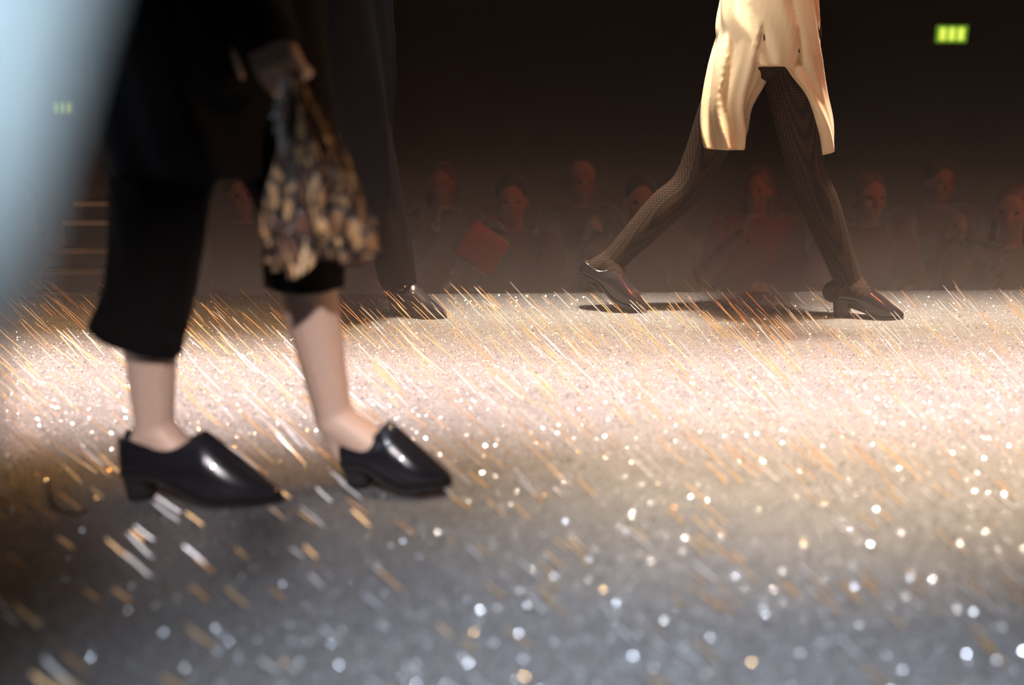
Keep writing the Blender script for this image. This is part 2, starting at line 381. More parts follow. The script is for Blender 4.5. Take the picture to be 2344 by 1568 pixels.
# haze added to veil runway and pit with light, thickest near the ground
hb = M(); hb.box((-6.9, 1.75, PIT+0.002), (6.9, 8.5, 2.2))
hz = obj('light_veil_haze', hb, DARKPAINT, smooth=False); tag(hz, 'thin haze added as a low veil of light over the runway and the audience', 'haze', kind='stuff')
hm = bpy.data.materials.new('haze'); hm.use_nodes = True; nt = hm.node_tree; nt.nodes.remove(nt.nodes['Principled BSDF'])
vs_ = nt.nodes.new('ShaderNodeVolumeScatter'); vs_.inputs['Color'].default_value = (0.95, 0.84, 0.78, 1); vs_.inputs['Anisotropy'].default_value = 0.0  # warm light tinted into the scatter colour
tc = nt.nodes.new('ShaderNodeTexCoord'); sx = nt.nodes.new('ShaderNodeSeparateXYZ'); nt.links.new(tc.outputs['Object'], sx.inputs[0])
m1 = nt.nodes.new('ShaderNodeMath'); m1.operation = 'MULTIPLY'; m1.inputs[1].default_value = -1/0.18
mx0 = nt.nodes.new('ShaderNodeMath'); mx0.operation = 'MAXIMUM'; mx0.inputs[1].default_value = 0.0
nt.links.new(sx.outputs['Z'], mx0.inputs[0]); nt.links.new(mx0.outputs[0], m1.inputs[0])
m2 = nt.nodes.new('ShaderNodeMath'); m2.operation = 'EXPONENT'; nt.links.new(m1.outputs[0], m2.inputs[0])
m3 = nt.nodes.new('ShaderNodeMath'); m3.operation = 'MULTIPLY_ADD'; m3.inputs[1].default_value = 0.075; m3.inputs[2].default_value = 0.0016
nt.links.new(m2.outputs[0], m3.inputs[0]); nt.links.new(m3.outputs[0], vs_.inputs['Density'])
nt.links.new(vs_.outputs[0], nt.nodes['Material Output'].inputs['Volume'])
hz.data.materials.clear(); hz.data.materials.append(hm)
S.cycles.volume_step_rate = 4.0; S.cycles.volume_max_steps = 128

# ------------------------------------------------------------------ glitter on the runway and its light trails, shaped as strands
def far_edge(x): return 3.32+0.034*(x+5)
def flakes(name, n, size, material, label, tilt=0.9, near=1.0):
    x = np.random.uniform(-3.6, 3.6, n); y = np.random.uniform(0.78, 1, n); y = 0.78+(3.32+0.034*(x+5)-0.80)*np.random.rand(n)**near
    r = size*(0.5+0.9*np.random.rand(n)**2)
    th = np.random.rand(n)*2*np.pi; tl = tilt*np.random.rand(n)
    nx, ny, nz = np.sin(tl)*np.cos(th), np.sin(tl)*np.sin(th), np.cos(tl)
    # basis
    ax = np.stack([nz, 0*nz, -nx], 1); ax /= np.linalg.norm(ax, axis=1)[:, None]
    nn = np.stack([nx, ny, nz], 1); bx = np.cross(nn, ax)
    K = 6; vs = np.zeros((n, K, 3))
    c = np.stack([x, y, r*np.sin(tl)+0.0012], 1)
    for k in range(K):
        a = 2*np.pi*k/K
        vs[:, k] = c + ax*(r*np.cos(a))[:, None] + bx*(r*np.sin(a))[:, None]
    me = bpy.data.meshes.new(name); me.vertices.add(n*K); me.vertices.foreach_set('co', vs.reshape(-1))
    me.loops.add(n*K); me.loops.foreach_set('vertex_index', np.arange(n*K)); me.polygons.add(n)
    me.polygons.foreach_set('loop_start', np.arange(n)*K); me.polygons.foreach_set('loop_total', np.full(n, K)); me.update(calc_edges=True)
    me.materials.append(material); ob = bpy.data.objects.new(name, me); COL.objects.link(ob)
    return tag(ob, label, 'glitter', kind='stuff')
flakes('silver_glitter', 80000, 0.0018, foil('silver_flake', (0.92, 0.93, 0.96), (0.70, 0.75, 0.82), 0.27), 'loose silver glitter flakes scattered all over the runway', near=1.5)
flakes('pale_glitter', 40000, 0.0014, foil('pale_flake', (0.95, 0.95, 0.97), (0.75, 0.78, 0.84), 0.45), 'fine pale glitter dust between the larger silver flakes', near=1.9)
flakes('gold_glitter', 9000, 0.0018, foil('gold_flake', (1.0, 0.62, 0.25), (0.85, 0.48, 0.2), 0.25), 'loose gold glitter flakes scattered between the silver ones')
def light_trails(name, spots, material, label):  # solid strands standing in for the glitter's smeared light
    m = M()
    for (x, y, L, wd, slope, yaw, bend) in spots:
        K = 6; rs = []
        hz = L*math.sin(slope); hx = L*math.cos(slope)
        cx, sx = math.cos(yaw), math.sin(yaw)
        tn = V((hx*cx, hx*sx, -hz)).normalized()
        nr = V((0.15*random.uniform(-1, 1), -0.62+random.uniform(-.2, .2), 0.75)); nr = (nr-tn*nr.dot(tn)).normalized(); bt = tn.cross(nr)
        st = len(m.v)
        for k in range(K+1):
            t = k/K; q = bend*math.sin(math.pi*t)*L
            p = V((x+hx*cx*(t-.5), y+hx*sx*(t-.5), hz*(1-t)+0.0015)) + bt*q
            ww = wd*0.5*(1 if 0 < k < K else 0.35)
            for (u_, v_) in ((1, .25), (-1, .25), (-1, -.25), (1, -.25)): m.v.append(tuple(p+bt*(u_*ww)+nr*(v_*wd*0.5)))
        for k in range(K):
            m.ring_faces(st+4*k, st+4*k+4, 4)
        m.f.append((st+3, st+2, st+1, st)); e = st+4*K; m.f.append((e, e+1, e+2, e+3))
    return tag(obj(name, m, material, smooth=False), label, 'tinsel', kind='stuff')
def spots(n, y0, y1, L0, L1, w0, w1, xr=3.2):
    out = []
    for _ in range(n):
        y = random.uniform(y0, y1); L = random.uniform(L0, L1)
        x = random.uniform(-xr, xr)
        out.append((x, min(y, far_edge(x)-0.12), L, random.uniform(w0, w1)*(0.8 if y > 1.8 else 1.0), math.radians(random.gauss(46 if y > 1.8 else 42, 2.2)), math.radians(random.gauss(-4, 6)), random.uniform(-0.02, 0.03)))
    return out
random.seed(11)
light_trails('gold_light_trails', spots(1500, 1.7, 3.3, .05, .13, .0013, .0026) + spots(280, 0.95, 1.75, .025, .055, .002, .0036, 1.6),
        foil('gold_trail', (1.0, 0.68, 0.32), (0.95, 0.50, 0.18), 0.42, 0.6), 'gold light trails shaped as fine strands slanting across the glittering runway')
light_trails('silver_light_trails', spots(850, 1.7, 3.3, .04, .12, .0012, .0032) + spots(130, 0.95, 1.75, .025, .055, .002, .004, 1.6),
        foil('silver_trail', (0.98, 0.97, 0.96), (0.86, 0.88, 0.95), 0.42, 0.6), 'silver light trails shaped as fine strands slanting across the glittering runway')

# ------------------------------------------------------------------ walker in black (left, nearest)
YA = 1.66
def A(x, y, dy=0.0): return at(x, y, YA+dy)
pa = thing('person', (A(430, 1140).x, YA, 0), 'person striding in black coat, cropped black trousers and pointed black shoes', 'person')
h1 = A(292, 1150); h1.z = 0.0; h1.y = YA+0.0; t1 = h1+V((0.285, -0.03, 0.0))
an1 = A(355, 985, 0.0)
kn1 = A(350, 505); hipc = V((A(500, -120).x, YA+0.04, 0.92))
kn2 = A(690, 490, 0.05); an2 = A(765, 960, 0.05)
h2 = A(790, 1065, 0.05); t2 = A(1035, 1098, 0.0)
hand_w = A(575, 20, -0.12)
el_a = hand_w + V((-0.10, 0.06, 0.26)); sh_a = hipc + V((0.0, -0.19, 0.50))
wr_cuff = hand_w + V((0.42, -0.1, -0.9)).normalized()*0.07
JA = dict(hip=hipc, chest=hipc+V((0.02, 0, 0.36)), neck=hipc+V((0.03, 0, 0.56)), head=hipc+V((0.06, 0, 0.72)), side=(0, 1, 0),
          arms=[(hipc+V((0.02, 0.19, 0.50)), hipc+V((-0.14, 0.24, 0.26)), hipc+V((-0.22, 0.22, 0.03))), (sh_a, el_a, hand_w)],
          legs=[(hipc+V((0, 0.08, -0.03)), kn2, an2, h2, t2-V((0.035, 0, 0))), (hipc+V((0, -0.06, -0.03)), kn1, an1, h1+V((0.02, 0, 0.035)), t1-V((0.03, 0, -0.005)))],
          hd=[(0.1, 0, -1), (0.42, -0.1, -0.9)], hn=[(1, 0, 0), (0.2, 0.9, -0.3)])
m = M(); add_body(m, JA, curl=0.8); obj('body', m, SKIN, pa, remesh=0.0055, sm=4)
m = M(); add_hair(m, JA['head'], 0.0, True); obj('hair', m, HAIRS[0], pa, remesh=0.01)
m = M()
garment_tube(m, [hipc+V((0, -0.02, 0.05)), A(420, 150), A(372, 400), A(356, 560), A(338, 690), A(312, 772)],
             [(0.13, 0.11), (0.115, 0.11), (0.088, 0.09), (0.074, 0.08), (0.072, 0.078), (0.081, 0.085)], fold=0.035, nf=4)
garment_tube(m, [hipc+V((0, 0.06, 0.05)), A(610, 200, 0.05), A(688, 470, 0.05), A(698, 652, 0.05)],
             [(0.13, 0.11), (0.11, 0.11), (0.075, 0.09), (0.066, 0.078)], fold=0.04, nf=4, ph=1.0)
obj('trousers', m, TROUSER, pa)
m = M()
c0 = hipc+V((0.02, 0.0, 0.37))
garment_tube(m, [c0+V((0.01, 0, 0.22)), c0+V((0.01, 0, 0.15)), c0, hipc+V((0.01, 0, 0.16)), V((A(455, 0).x, YA+0.02, 0.92)), A(448, 200, 0.02), A(452, 390, 0.02)],
             [(0.065, 0.07), (0.11, 0.19), (0.15, 0.205), (0.15, 0.20), (0.150, 0.19), (0.148, 0.19), (0.142, 0.18)], fold=0.05, nf=6, n=60)
chest_ = V(JA['chest'])*0.35 + V(JA['neck'])*0.65
for k_, (sh, el, wr) in enumerate(JA['arms']):
    if k_: wr = (wr_cuff-V(el)*0.07)/0.93
    m2 = (V(el)+V(wr))*0.5
    garment_tube(m, [V(sh)*0.45+chest_*0.55+V((0, 0, 0.05)), V(sh), (V(sh)+V(el))*0.5, el, m2, V(wr)*0.93+V(el)*0.07], [0.095, 0.085, 0.072, 0.064, 0.056, 0.05], fold=0.04, nf=4, n=28, ref=(0, 1, 0.3))
obj('coat', m, BLACKCLOTH, pa)
shoe(pa, h1, t1, w=0.094, heel_h=0.045, top=0.095, vamp=0.68, back_h=0.088)
shoe(pa, h2-V((0, 0, 0.035)), t2-V((0, 0, 0.01)), w=0.088, heel_h=0.04, top=0.09, vamp=0.6)

# snake print cloth hanging from the hand
m = M(); yc = -0.15
prof = [((672, 160), 10), ((676, 200), 24), ((690, 260), 42), ((712, 340), 62), ((718, 430), 88), ((722, 510), 100), ((738, 585), 104)]
pts = [A(x, y, yc) for (x, y), r in prof]; k_ = 2279/(1.5/0.95)
rad = [(r/1400.0, r/1400.0*0.55) for _, r in prof]
p, r = spline(pts, rad, 8); N_ = 96; rings = []
for i, (c, (rx, ry)) in enumerate(zip(p, r)):
    q = i/(len(p)-1); ring = []
    for j in range(N_):
        t = 2*math.pi*j/N_
        f = 1 + (0.05+0.12*q)*math.cos(9*t+0.6*math.sin(5*q)) + (0.02+0.06*q)*math.cos(17*t+1.3+3*q) + 0.03*noise.noise(V((math.cos(t)*3, math.sin(t)*3, q*9)))
        z = 0.012*q*q*math.cos(5*t+1.0) + (0.02*max(0, -math.cos(t-0.6)))*q*q*-1
        ring.append(c + V((rx*f*math.cos(t), ry*f*math.sin(t), z)))
    rings.append(ring)
c = sum(rings[-1], V())/N_
rings.append([q+(c-q)*0.05 for q in rings[-1]]); rings.append([q+(c-q)*0.03+V((0, 0, 0.06)) for q in rings[-1]])
m.loft(rings)
sc_ = thing('snake_print_scarf', A(672, 160, yc), 'brown and gold snake print cloth hanging gathered from a hand', 'scarf')
obj('cloth', m, SNAKE, sc_)
m = M(); random.seed(5)
for i in range(26):      # short bright fringe down the left hem
    q = i/25; y = 165+q*170; x = 660-18*math.sin(q*3)-random.uniform(0, 6)
    a = A(x+8, y, yc-0.02); m.cone(a, a+V((-random.uniform(.006, .018), 0, -random.uniform(.004, .02))), 0.0011, 0.0006, 6, 2)
obj('fringe', m, foil('silver_fringe', (0.9, 0.9, 0.9), (0.6, 0.6, 0.65), 0.25), sc_)

# ------------------------------------------------------------------ walker in navy (middle, behind)
YC = 3.16
def Cc(x, y, dy=0.0): return at(x, y, YC+dy)
hc = V((Cc(760, 40).x, YC, 0.93))
pc = thing('person', (hc.x, YC, 0), 'person in long navy coat and gold-buckled shoes behind the snake print cloth', 'person')
knf, anf = Cc(850, 370), Cc(915, 655); hf = Cc(893, 712); hf.z = 0; tf = hf + V((0.15, -0.06, 0.0))
knr, anr = Cc(745, 400, 0.1), Cc(665, 640, 0.1); hr = Cc(650, 690, 0.1); tr = hr+V((0.13, 0, -0.02)); 
tr.z = 0.012; hr.z = 0.07
JC = dict(hip=hc, chest=hc+V((0.02, 0, 0.36)), neck=hc+V((0.03, 0, 0.56)), head=hc+V((0.06, 0, 0.72)), side=(0, 1, 0),
          arms=[(hc+V((0.02, 0.19, 0.50)), hc+V((0.10, 0.24, 0.24)), hc+V((0.20, 0.12, 0.42))), (hc+V((0.02, -0.19, 0.50)), hc+V((-0.06, -0.23, 0.24)), hc+V((-0.08, -0.22, -0.01)))],
          legs=[(hc+V((0, 0.08, -0.03)), knr, anr, hr, tr), (hc+V((0, -0.08, -0.03)), knf, anf, hf+V((0, 0, 0.05)), tf)], hd=[(.3, -.3, .8), (0, 0, -1)], hn=[(0, -1, 0), (0, 1, 0)])
m = M(); add_body(m, JC); obj('body', m, SKIN, pc, remesh=0.008)
m = M(); add_hair(m, JC['head'], 0.0); obj('hair', m, HAIRS[1], pc, remesh=0.01)
m = M()
garment_tube(m, [hc+V((0, -0.05, 0)), (hc+knf)*0.5, knf, (knf+anf)*0.5, anf], [(0.13, 0.12), (0.11, 0.1), (0.08, 0.08), (0.066, 0.068), (0.056, 0.06)], fold=0.05, nf=4)
garment_tube(m, [hc+V((0, 0.05, 0)), (hc+knr)*0.5, knr, (knr+anr)*0.5, anr], [(0.13, 0.12), (0.11, 0.1), (0.08, 0.08), (0.066, 0.068), (0.056, 0.06)], fold=0.05, nf=4, ph=2)
obj('trousers', m, TROUSER, pc)
m = M()
garment_tube(m, [hc+V((0.02, 0, 0.60)), hc+V((0.02, 0, 0.52)), hc+V((0.02, 0, 0.36)), hc+V((0, 0, 0.1)), Cc(752, 200), Cc(775, 420), Cc(792, 590)],
             [(0.06, 0.06), (0.10, 0.19), (0.13, 0.20), (0.17, 0.19), (0.20, 0.2), (0.165, 0.2), (0.125, 0.18)], fold=0.05, nf=6, n=60)
chest_ = V(JC['chest'])*0.35 + V(JC['neck'])*0.65
for sh, el, wr in JC['arms']:
    garment_tube(m, [V(sh)*0.45+chest_*0.55+V((0, 0, 0.05)), V(sh), (V(sh)+V(el))*0.5, el, (V(el)+V(wr))*0.5, wr], [0.095, 0.085, 0.070, 0.062, 0.056, 0.05], fold=0.04, nf=4, n=28, ref=(0, 1, 0.3))
obj('coat', m, NAVY, pc)
for hh, tt in ((hf, tf), (hr-V((0, 0, .03)), tr)):
    sh = shoe(pc, hh, tt+(tt-hh)*0.25, w=0.08, heel_h=0.05, top=0.07, vamp=0.55)
    sd = V((0, 0, 1)).cross((tt-hh).normalized()); bk = M(); c = hh+(tt-hh)*0.55+V((0, 0, 0.088))
    bk.cone(c-sd*0.02-V((0.02, 0, -0.012)), c+sd*0.02-V((0.02, 0, -0.012)), 0.006, 0.006); bk.cone(c-sd*0.03+V((0.01, 0, -0.01)), c+sd*0.03+V((0.01, 0, -.01)), 0.005, 0.005)
    b = obj('buckle', bk, GOLD); b.parent = sh; b.matrix_parent_inverse = Matrix.Identity(4); b['label'] = 'gold buckle'

# ------------------------------------------------------------------ walker in cream satin (right)
YB = 3.18
def B(x, y, dy=0.0): return at(x, y, YB+dy)
hb_ = V((B(1765, 60).x, YB, 0.94))
pb = thing('person', (hb_.x, YB, 0), 'person in cream satin split dress and dark net stockings, rear heel lifted', 'person')
knf, anf = B(1843, 375, -0.05), B(1945, 655, -0.05); hf = B(1905, 716, -0.05); hf.z = 0; tf = hf+V((0.19, -0.05, 0))
knr, anr = B(1585, 410, 0.07), B(1395, 605, 0.07); hr = B(1352, 640, 0.07); tr = B(1478, 714, 0.0); tr.z = 0.008
JB = dict(lt=0.82, hip=hb_, chest=hb_+V((0.03, 0, 0.36)), neck=hb_+V((0.05, 0, 0.56)), head=hb_+V((0.08, 0, 0.72)), side=(0, 1, 0),
          arms=[(hb_+V((0.03, 0.18, 0.50)), hb_+V((0.12, 0.23, 0.26)), hb_+V((0.20, 0.10, 0.42))), (hb_+V((0.03, -0.18, 0.50)), hb_+V((-0.10, -0.23, 0.30)), hb_+V((0.10, -0.24, 0.30)))],
          legs=[(hb_+V((0, 0.07, -0.03)), knr, anr, hr, tr), (hb_+V((0, -0.07, -0.03)), knf, anf, hf+V((0, 0, 0.05)), tf)], hd=[(.3, -.3, .8), (.9, 0, 0.3)], hn=[(0, -1, 0), (0, 1, 0)])
m = M(); add_body(m, JB); obj('body', m, SKIN, pb, remesh=0.007)
m = M(); add_hair(m, JB['head'], 0.0, True); obj('hair', m, HAIRS[1], pb, remesh=0.01)
m = M()
for hp, kn, an in ((hb_+V((0.02, -0.05, -0.04)), knf, anf), (hb_+V((-0.02, 0.06, -0.04)), knr, anr)):
    garment_tube(m, [hp, (hp+kn)*0.5, kn, kn+(an-kn)*0.35, kn+(an-kn)*0.8, an], [0.095, 0.078, 0.057, 0.058, 0.045, 0.042], fold=0.004, nf=3)
for hl, an, to in ((hf+V((0, 0, 0.05)), anf, tf), (hr, anr, tr)):
    u_ = V((0, 0, 0.028)); m.cone(an, hl+u_, 0.046, 0.036); m.cone(an, to*0.45+hl*0.55+u_*1.3, 0.046, 0.040); m.cone(hl+u_, to*0.75+hl*0.25+u_*0.6, 0.030, 0.031)
m.ell(hb_+V((0, 0, -0.08)), (0.15, 0.17, 0.15))
obj('stockings', m, NET, pb)
m = M()
garment_tube(m, [hb_+V((0.03, 0, 0.58)), hb_+V((0.03, 0, 0.52)), hb_+V((0.02, 0, 0.36)), hb_+V((0, 0, 0.18)), B(1757, 10), B(1752, 80), B(1748, 155)],
             [(0.06, 0.06), (0.11, 0.19), (0.142, 0.185), (0.135, 0.17), (0.145, 0.175), (0.142, 0.175), (0.088, 0.165)], fold=0.05, nf=6, n=60, hem_end=False)
garment_tube(m, [B(1742, 0), B(1698, 130), B(1663, 230), B(1656, 300), B(1653, 340)],
             [(0.09, 0.15), (0.088, 0.14), (0.070, 0.115), (0.068, 0.115), (0.060, 0.11)], fold=0.11, nf=6, n=64, ph=0.6, hem_end=False)
garment_tube(m, [B(1800, 0, -.02), B(1813, 130, -.02), B(1842, 215, -.02), B(1868, 290, -.02), B(1882, 350, -.02)],
             [(0.085, 0.15), (0.082, 0.14), (0.056, 0.11), (0.046, 0.09), (0.034, 0.07)], fold=0.07, nf=5, n=64, ph=2.0, hem_end=False)
chest_ = V(JB['chest'])*0.35 + V(JB['neck'])*0.65
for sh, el, wr in JB['arms']:
    garment_tube(m, [V(sh)*0.45+chest_*0.55+V((0, 0, 0.05)), V(sh), (V(sh)+V(el))*0.5, el, (V(el)+V(wr))*0.5, wr], [0.09, 0.080, 0.066, 0.058, 0.052, 0.046], fold=0.04, nf=4, n=28, ref=(0, 1, 0.3), hem_end=False)
obj('dress', m, SATIN, pb, remesh=0.0042, sm=6)
shoe(pb, hf, tf+V((0.02, 0, 0)), w=0.085, heel_h=0.05, top=0.075, vamp=0.55)
ax_ = (tr-hr).normalized(); up_ = V((-ax_.z, 0, ax_.x))
shoe(pb, hr-ax_*0.030-up_*0.052+V((0, 0, 0.012)), tr+ax_*0.01-up_*0.012+V((0, 0, 0.006)), w=0.085, heel_h=0.04, top=0.075, vamp=0.55)

# ------------------------------------------------------------------ neighbour close to the lens on the left (standing in the pit)
dn = V((-0.50, -0.02, PIT))
pd = thing('person', dn, 'blurred person in pale blue shirt with raised arm at the left edge', 'person')
el_d = V((-0.315, 0.41, 0.50)); wr_d = V((-0.112, 0.235, 0.80))
hd_ = dn+V((0, 0, 0.92))
JD = dict(hip=hd_, chest=hd_+V((0, 0.0, 0.36)), neck=hd_+V((0, 0, 0.54)), head=hd_+V((0, 0.04, 0.70)), side=(1, 0, 0),
          arms=[(hd_+V((0.17, 0.03, 0.49)), el_d, wr_d), (hd_+V((-0.19, 0.0, 0.49)), hd_+V((-0.26, 0.12, 0.26)), hd_+V((-0.2, 0.33, 0.4)))],
          legs=[(hd_+V((0.09, 0, -.02)), dn+V((0.1, 0.02, 0.5)), dn+V((0.1, 0, 0.09)), dn+V((0.1, -0.05, 0.01)), dn+V((0.12, 0.19, 0.01))),
                (hd_+V((-0.09, 0, -.02)), dn+V((-0.1, 0.02, 0.5)), dn+V((-0.1, 0, 0.09)), dn+V((-0.1, -0.05, 0.01)), dn+V((-0.12, 0.19, 0.01)))],
          hd=[(0.0, 0.1, 1), (0.2, 0.3, 1)], hn=[(0, 1, 0), (0, 1, 0)])
m = M(); add_body(m, JD, head_yaw=math.pi/2); obj('body', m, SKIN, pd, remesh=0.009)
m = M(); add_hair(m, JD['head'], math.pi/2); obj('hair', m, HAIRS[0], pd, remesh=0.012)
m = M()
garment_tube(m, [hd_+V((0, 0, 0.56)), hd_+V((0, 0, 0.50)), hd_+V((0, 0, 0.36)), hd_+V((0, 0, 0.1)), hd_+V((0, 0, -0.04))],
             [(0.07, 0.07), (0.11, 0.18), (0.14, 0.20), (0.13, 0.17), (0.14, 0.19)], fold=0.03, nf=6, ref=(1, 0, 0))
chest_ = V(JD['chest'])*0.35 + V(JD['neck'])*0.65
for sh, el, wr in JD['arms']:
    garment_tube(m, [V(sh)*0.45+chest_*0.55+V((0, 0, 0.05)), V(sh), (V(sh)+V(el))*0.5, el, (V(el)+V(wr))*0.5, wr], [0.095, 0.085, 0.072, 0.055, 0.050, 0.044], fold=0.04, nf=4, n=28, ref=(0.3, 0.2, 1))
obj('shirt', m, PALEBLUE, pd)
m = M()
for lg in JD['legs']:
    garment_tube(m, [hd_*0.4+V(lg[0])*0.6+V((0, 0, 0.03)), (V(lg[0])+V(lg[1]))*0.5, lg[1], (V(lg[1])+V(lg[2]))*0.5, lg[2]], [0.12, 0.10, 0.08, 0.07, 0.065], fold=0.04, nf=4, n=28)
obj('trousers', m, TROUSER, pd)
for lg in JD['legs']: shoe(pd, V(lg[3])-V((0, 0, .01)), V(lg[4])+V((0, .05, -.01)), heel_h=0.02)

# ------------------------------------------------------------------ audience beyond the runway
def seated(pose, hairlong):
    """a seated spectator at the origin looking towards -Y"""
    r = thing('person', (0, 0, 0), None, None, world=False)
    hp = V((0, 0.02, 0.52)); ls = []
    for s in (1, -1):
        kn = V((s*0.10, -0.42, 0.53)); an = V((s*0.11, -0.44, 0.10))
        if pose == 1 and s == 1: kn = V((-0.02, -0.44, 0.60)); an = V((-0.16, -0.60, 0.28))
        hl = an+V((0, 0.05, -0.07)); ls.append((hp+V((s*0.09, 0, 0)), kn, an, hl, hl+V((0, -0.24, 0.0 if an.z < .2 else 0.02))))
    wr = [V((0.08, -0.30, 0.66)), V((-0.06, -0.33, 0.66))]
    if pose == 1: wr[1] = V((-0.07, -0.20, 0.98))
    if pose == 2: wr = [V((0.05, -0.30, 0.93)), V((-0.05, -0.30, 0.93))]
    arms = []
    for s, wv in zip((1, -1), wr): arms.append((V((s*0.18, 0.02, 0.99)), V((s*0.25, -0.10, 0.74)), wv))
    J = dict(hip=hp, chest=V((0, 0.03, 0.88)), neck=V((0, 0.02, 1.06)), head=V((0, -0.01, 1.21)), side=(1, 0, 0), arms=arms, legs=ls,
             hd=[(-0.3, -1, 0.1), (0.3, -1, 0.1)] if pose == 0 else [(-0.3, -0.6, 0.6), (0.2, -0.3, 1)], hn=[(0, 0, -1), (0, 0, -1)] if pose == 0 else [(-1, 0, 0), (1, -0.3, 0)])
    yaw = -math.pi/2 + (0.25, -0.3, 0.0)[pose]
    m = M(); add_body(m, J, head_yaw=yaw); obj('body', m, SKIN, r, remesh=0.010)
    m = M(); add_hair(m, J['head'], yaw, hairlong); obj('hair', m, HAIRS[0], r, remesh=0.011)
    m = M(); add_j = [hp+V((0, 0, -0.05)), V((0, 0.03, 0.68)), V((0, 0.03, 0.88)), V((0, 0.02, 1.0)), V((0, 0.02, 1.07))]
    p, rr = spline(add_j, [(0.13, 0.18), (0.12, 0.165), (0.135, 0.195), (0.11, 0.18), (0.07, 0.075)], 5)
    m.loft(tube(p, rr, 36, 0.02, 5, ref=(1, 0, 0)))
    for sh, el, wv in arms: garment_tube(m, [sh*0.35+V((0, 0.03, 0.96))*0.65, sh, (sh+el)*0.5, el, (el+wv)*0.5, wv], [0.095, 0.086, 0.074, 0.068, 0.060, 0.048], fold=0.03, nf=4, n=24, ref=(1, 0, 0.2))
    obj('jacket', m, BLACKCLOTH, r)
    m = M()
    for hpp, kn, an, hl, to in ls: garment_tube(m, [hp*0.3+hpp*0.7, (hpp+kn)*0.5, kn+V((0, 0.0, 0.0)), (kn+an)*0.5, an], [0.12, 0.10, 0.080, 0.068, 0.058], fold=0.03, nf=4, n=24, ref=(1, 0, 0))
    obj('trousers', m, TROUSER, r)
    for hpp, kn, an, hl, to in ls: shoe(r, hl-V((0, 0, 0.03)), to+V((0, -.03, -0.03)), heel_h=0.02)
    R = Matrix.Rotation(yaw, 3, 'Z')
    for s in (-1, 1):
        m = M(); m.ell(J['head']+R @ V((0.077, s*0.030, 0.012)), (0.012, 0.012, 0.010), R, 10, 6); obj('eye', m, EYE, r)
    return r
def copy_tree(o, parent=None):
    c = o.copy(); COL.objects.link(c)
    if parent is not None: c.parent = parent
    for ch in list(o.children): copy_tree(ch, c)
    return c
def chair():
    r = thing('folding_chair', (0, 0, 0), None, None, world=False)
    m = M(); m.box((-0.21, -0.22, 0.43), (0.21, 0.20, 0.455)); obj('seat', m, CHAIRM, r, smooth=False, bevel=0.008)
    m = M(); m.box((-0.20, 0.215, 0.62), (0.20, 0.235, 0.86)); obj('backrest', m, CHAIRM, r, smooth=False, bevel=0.008)
    for sx in (-1, 1):
        for y0, y1, zt in ((-0.20, -0.19, 0.43), (0.24, 0.225, 0.84)):
            m = M(); m.cone((sx*0.205, y0, 0.012), (sx*0.205, y1, zt), 0.011, 0.011, 10, 2); obj('leg', m, CHAIRM, r)
    return r
shirts = {k: mat(k+'_cloth', c, 0.8, bump=0.3, bscale=120) for k, c in dict(grey=(0.10, 0.10, 0.09), rust=(0.07, 0.02, 0.008), red=(0.16, 0.008, 0.008), plum=(0.04, 0.01, 0.02), brown=(0.03, 0.015, 0.01), black=(0.02, 0.02, 0.02), tan=(0.09, 0.06, 0.04), white=(0.6, 0.55, 0.5)).items()}
protos = [seated(0, False), seated(1, True), seated(2, False)]
chair0 = chair(); used = set()
seats = ['under the leftmost spectator in rust', 'behind the black coat of the nearest walker', 'between black trousers and snake print cloth', 'just right of the navy coat',
         'behind the red handbag', 'under the fair-haired spectator with both hands raised', 'behind the lifted rear leg of the satin-dressed walker',
         'between the legs of the satin-dressed walker', 'right of the front leg of the satin-dressed walker', 'under the right-hand spectator with both hands raised', 'under the spectator in tan at the right edge']
rows = [  # px of head, depth, pose, clothes, hair, scale, skin, label
 (45, 5.0, 0, 'rust', 0, 'seated spectator in rust jacket, leftmost of the audience'),
 (285, 5.2, 1, 'black', 0, 'seated spectator in black behind the black coat of the nearest walker'),
 (545, 5.3, 0, 'brown', 1, 'seated spectator in brown between black trousers and snake print cloth'),
 (1010, 6.0, 1, 'brown', 1, 'seated spectator in brown just right of the navy coat'),
 (1172, 5.0, 0, 'plum', 0, 'seated spectator in plum jacket behind the red handbag'),
 (1330, 6.1, 2, 'black', 2, 'seated fair-haired spectator in black with both hands raised'),
 (1468, 5.0, 0, 'grey', 0, 'seated spectator in grey behind the lifted rear leg of the satin-dressed walker'),
 (1735, 5.6, 1, 'red', 1, 'seated spectator in red between the legs of the satin-dressed walker'),
 (1990, 5.2, 0, 'rust', 1, 'seated spectator in rust right of the front leg of the satin-dressed walker'),
 (2150, 6.1, 2, 'brown', 0, 'seated spectator in brown with both hands raised, second from the right'),
 (2325, 4.55, 1, 'tan', 1, 'seated spectator in tan at the right edge, nearest of the audience'),
]
for i, (px, Y, pose, cl, hr_, lab) in enumerate(rows):
    if pose not in used: o = protos[pose]; used.add(pose)
    else: o = copy_tree(protos[pose])
    X = at(px, 420, Y).x; ang = random.uniform(-0.25, 0.25)-math.atan2(X, Y)*0.5
    o.location = (X, Y, PIT); o.rotation_euler = (0, 0, ang)
    tag(o, lab, 'person', 'seated audience beyond the runway')
    for ch in o.children:
        nm = ch.name.split('.')[0]
        mt = {'jacket': shirts[cl], 'hair': HAIRS[hr_], 'body': SKIN2}.get(nm)
        if mt: ch.material_slots[0].link = 'OBJECT'; ch.material_slots[0].material = mt
    c = chair0 if i == 0 else copy_tree(chair0)
    c.location = o.location; c.rotation_euler = o.rotation_euler
    c.scale = (1, 1, 1)
    tag(c, 'dark folding chair ' + seats[i], 'chair', 'folding chairs of the audience')
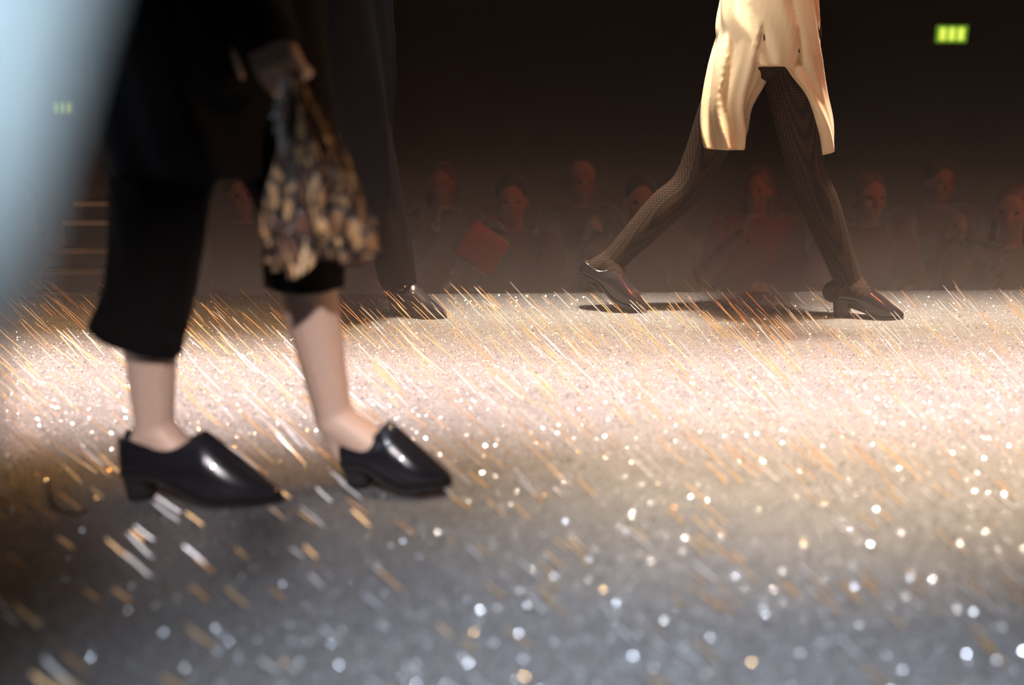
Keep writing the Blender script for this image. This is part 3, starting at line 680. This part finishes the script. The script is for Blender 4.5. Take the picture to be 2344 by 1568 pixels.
# red handbag on a lap
hbp = at(1102, 568, 4.50)
hg = thing('handbag', hbp, 'red square handbag held on a lap beyond the runway edge', 'handbag')
m = M(); m.box(hbp-V((0.10, 0.045, 0.09)), hbp+V((0.10, 0.045, 0.09))); obj('bag_body', m, mat('red_leather', (0.40, 0.012, 0.02), 0.45, bump=0.1), hg, smooth=False, bevel=0.02)
m = M()
for i in range(12):
    a0, a1 = math.pi*i/12, math.pi*(i+1)/12
    m.cone(hbp+V((0.06*math.cos(a0), 0, 0.085+0.07*math.sin(a0))), hbp+V((0.06*math.cos(a1), 0, 0.085+0.07*math.sin(a1))), 0.005, 0.005, 8, 2)
obj('handle', m, shirts['red'], hg)
hg.rotation_euler = (0, 0.6, 0)

# steps with pale edges standing behind the runway on the left
sp_ = at(225, 690, 3.9)
st = thing('steps', (sp_.x, 3.9, PIT), 'narrow black steps with cream edge strips behind the nearest walker', 'steps')
m = M(); zs = [at(225, y, 3.75+0.0).z for y in (672, 618, 570, 505, 462)]
for i, z in enumerate(zs):
    yy = 3.62+i*0.12; m.box((sp_.x-0.14, yy, PIT), (sp_.x+0.10, 4.6, at(225, (672, 618, 570, 505, 462)[i], yy).z-0.004))
obj('flight', m, DARKPAINT, st, smooth=False)
for i in range(5):
    yy = 3.62+i*0.12; z = at(225, (672, 618, 570, 505, 462)[i], yy).z
    m = M(); m.box((sp_.x-0.14, yy-0.012, z-0.018), (sp_.x+0.10, yy+0.03, z)); obj('edge_strip', m, CREAM, st, smooth=False)

# exit signs
def exit_sign(px, py, Y, wd, hg_, label, bright):
    p = at(px, py, Y); r = thing('exit_sign', p, label, 'sign', None)
    m = M(); m.box(p-V((wd/2, 0, hg_/2)), p+V((wd/2, 0.06, hg_/2))); obj('housing', m, DARKPAINT, r, smooth=False, bevel=0.01)
    m = M(); m.box(p-V((wd/2-.015, .006, hg_/2-.015)), p+V((wd/2-.015, -0.001, hg_/2-.015)))
    obj('lit_panel', m, mat('sign_green', (0.1, 0.3, 0.05), 0.5, emit=(0.16, 0.34, 0.02), es=0.9*bright), r, smooth=False)
    m = M()
    for k in (-1, 0, 1):
        c = p+V((k*wd*0.27, -0.010, 0)); m.box(c-V((wd*.08, .002, hg_*.30)), c+V((wd*.08, .002, hg_*.30)))
    obj('pictogram', m, mat('sign_yellow', (0.5, 0.6, 0.1), 0.5, emit=(0.75, 0.85, 0.10), es=1.3*bright), r, smooth=False)
    m = M(); m.cone(p+V((0, .03, hg_/2)), V((p.x, p.y+.03, 4.98)), 0.012, 0.012); obj('hanger', m, DARKPAINT, r)
exit_sign(2178, 78, 10.5, 0.34, 0.19, 'green and yellow lit sign hanging at the upper right', 1.0)
exit_sign(140, 246, 11.0, 0.26, 0.15, 'dim green lit sign at the upper left beside the pale blue sleeve', 0.35)

# dark thread curled on the runway
m = M(); pth = [(112, 1095), (112, 1130), (122, 1158), (145, 1172), (175, 1176), (200, 1170)]
ps = []
for x, y in pth:
    d = at(x, y, 1.0)-V((0, 0, CAMZ)); ps.append(V((0, 0, CAMZ))+d*(CAMZ-0.003)/(-d.z))
p, r = spline(ps, [0.0016]*len(ps), 5); m.loft(tube(p, r, 8, ref=(0, 0, 1)))
tag(obj('thread', m, TROUSER), 'dark thread curled on the glitter left of the nearest shoe', 'thread')
for o in list(bpy.data.objects):
    if '_world' in o: del o['_world']
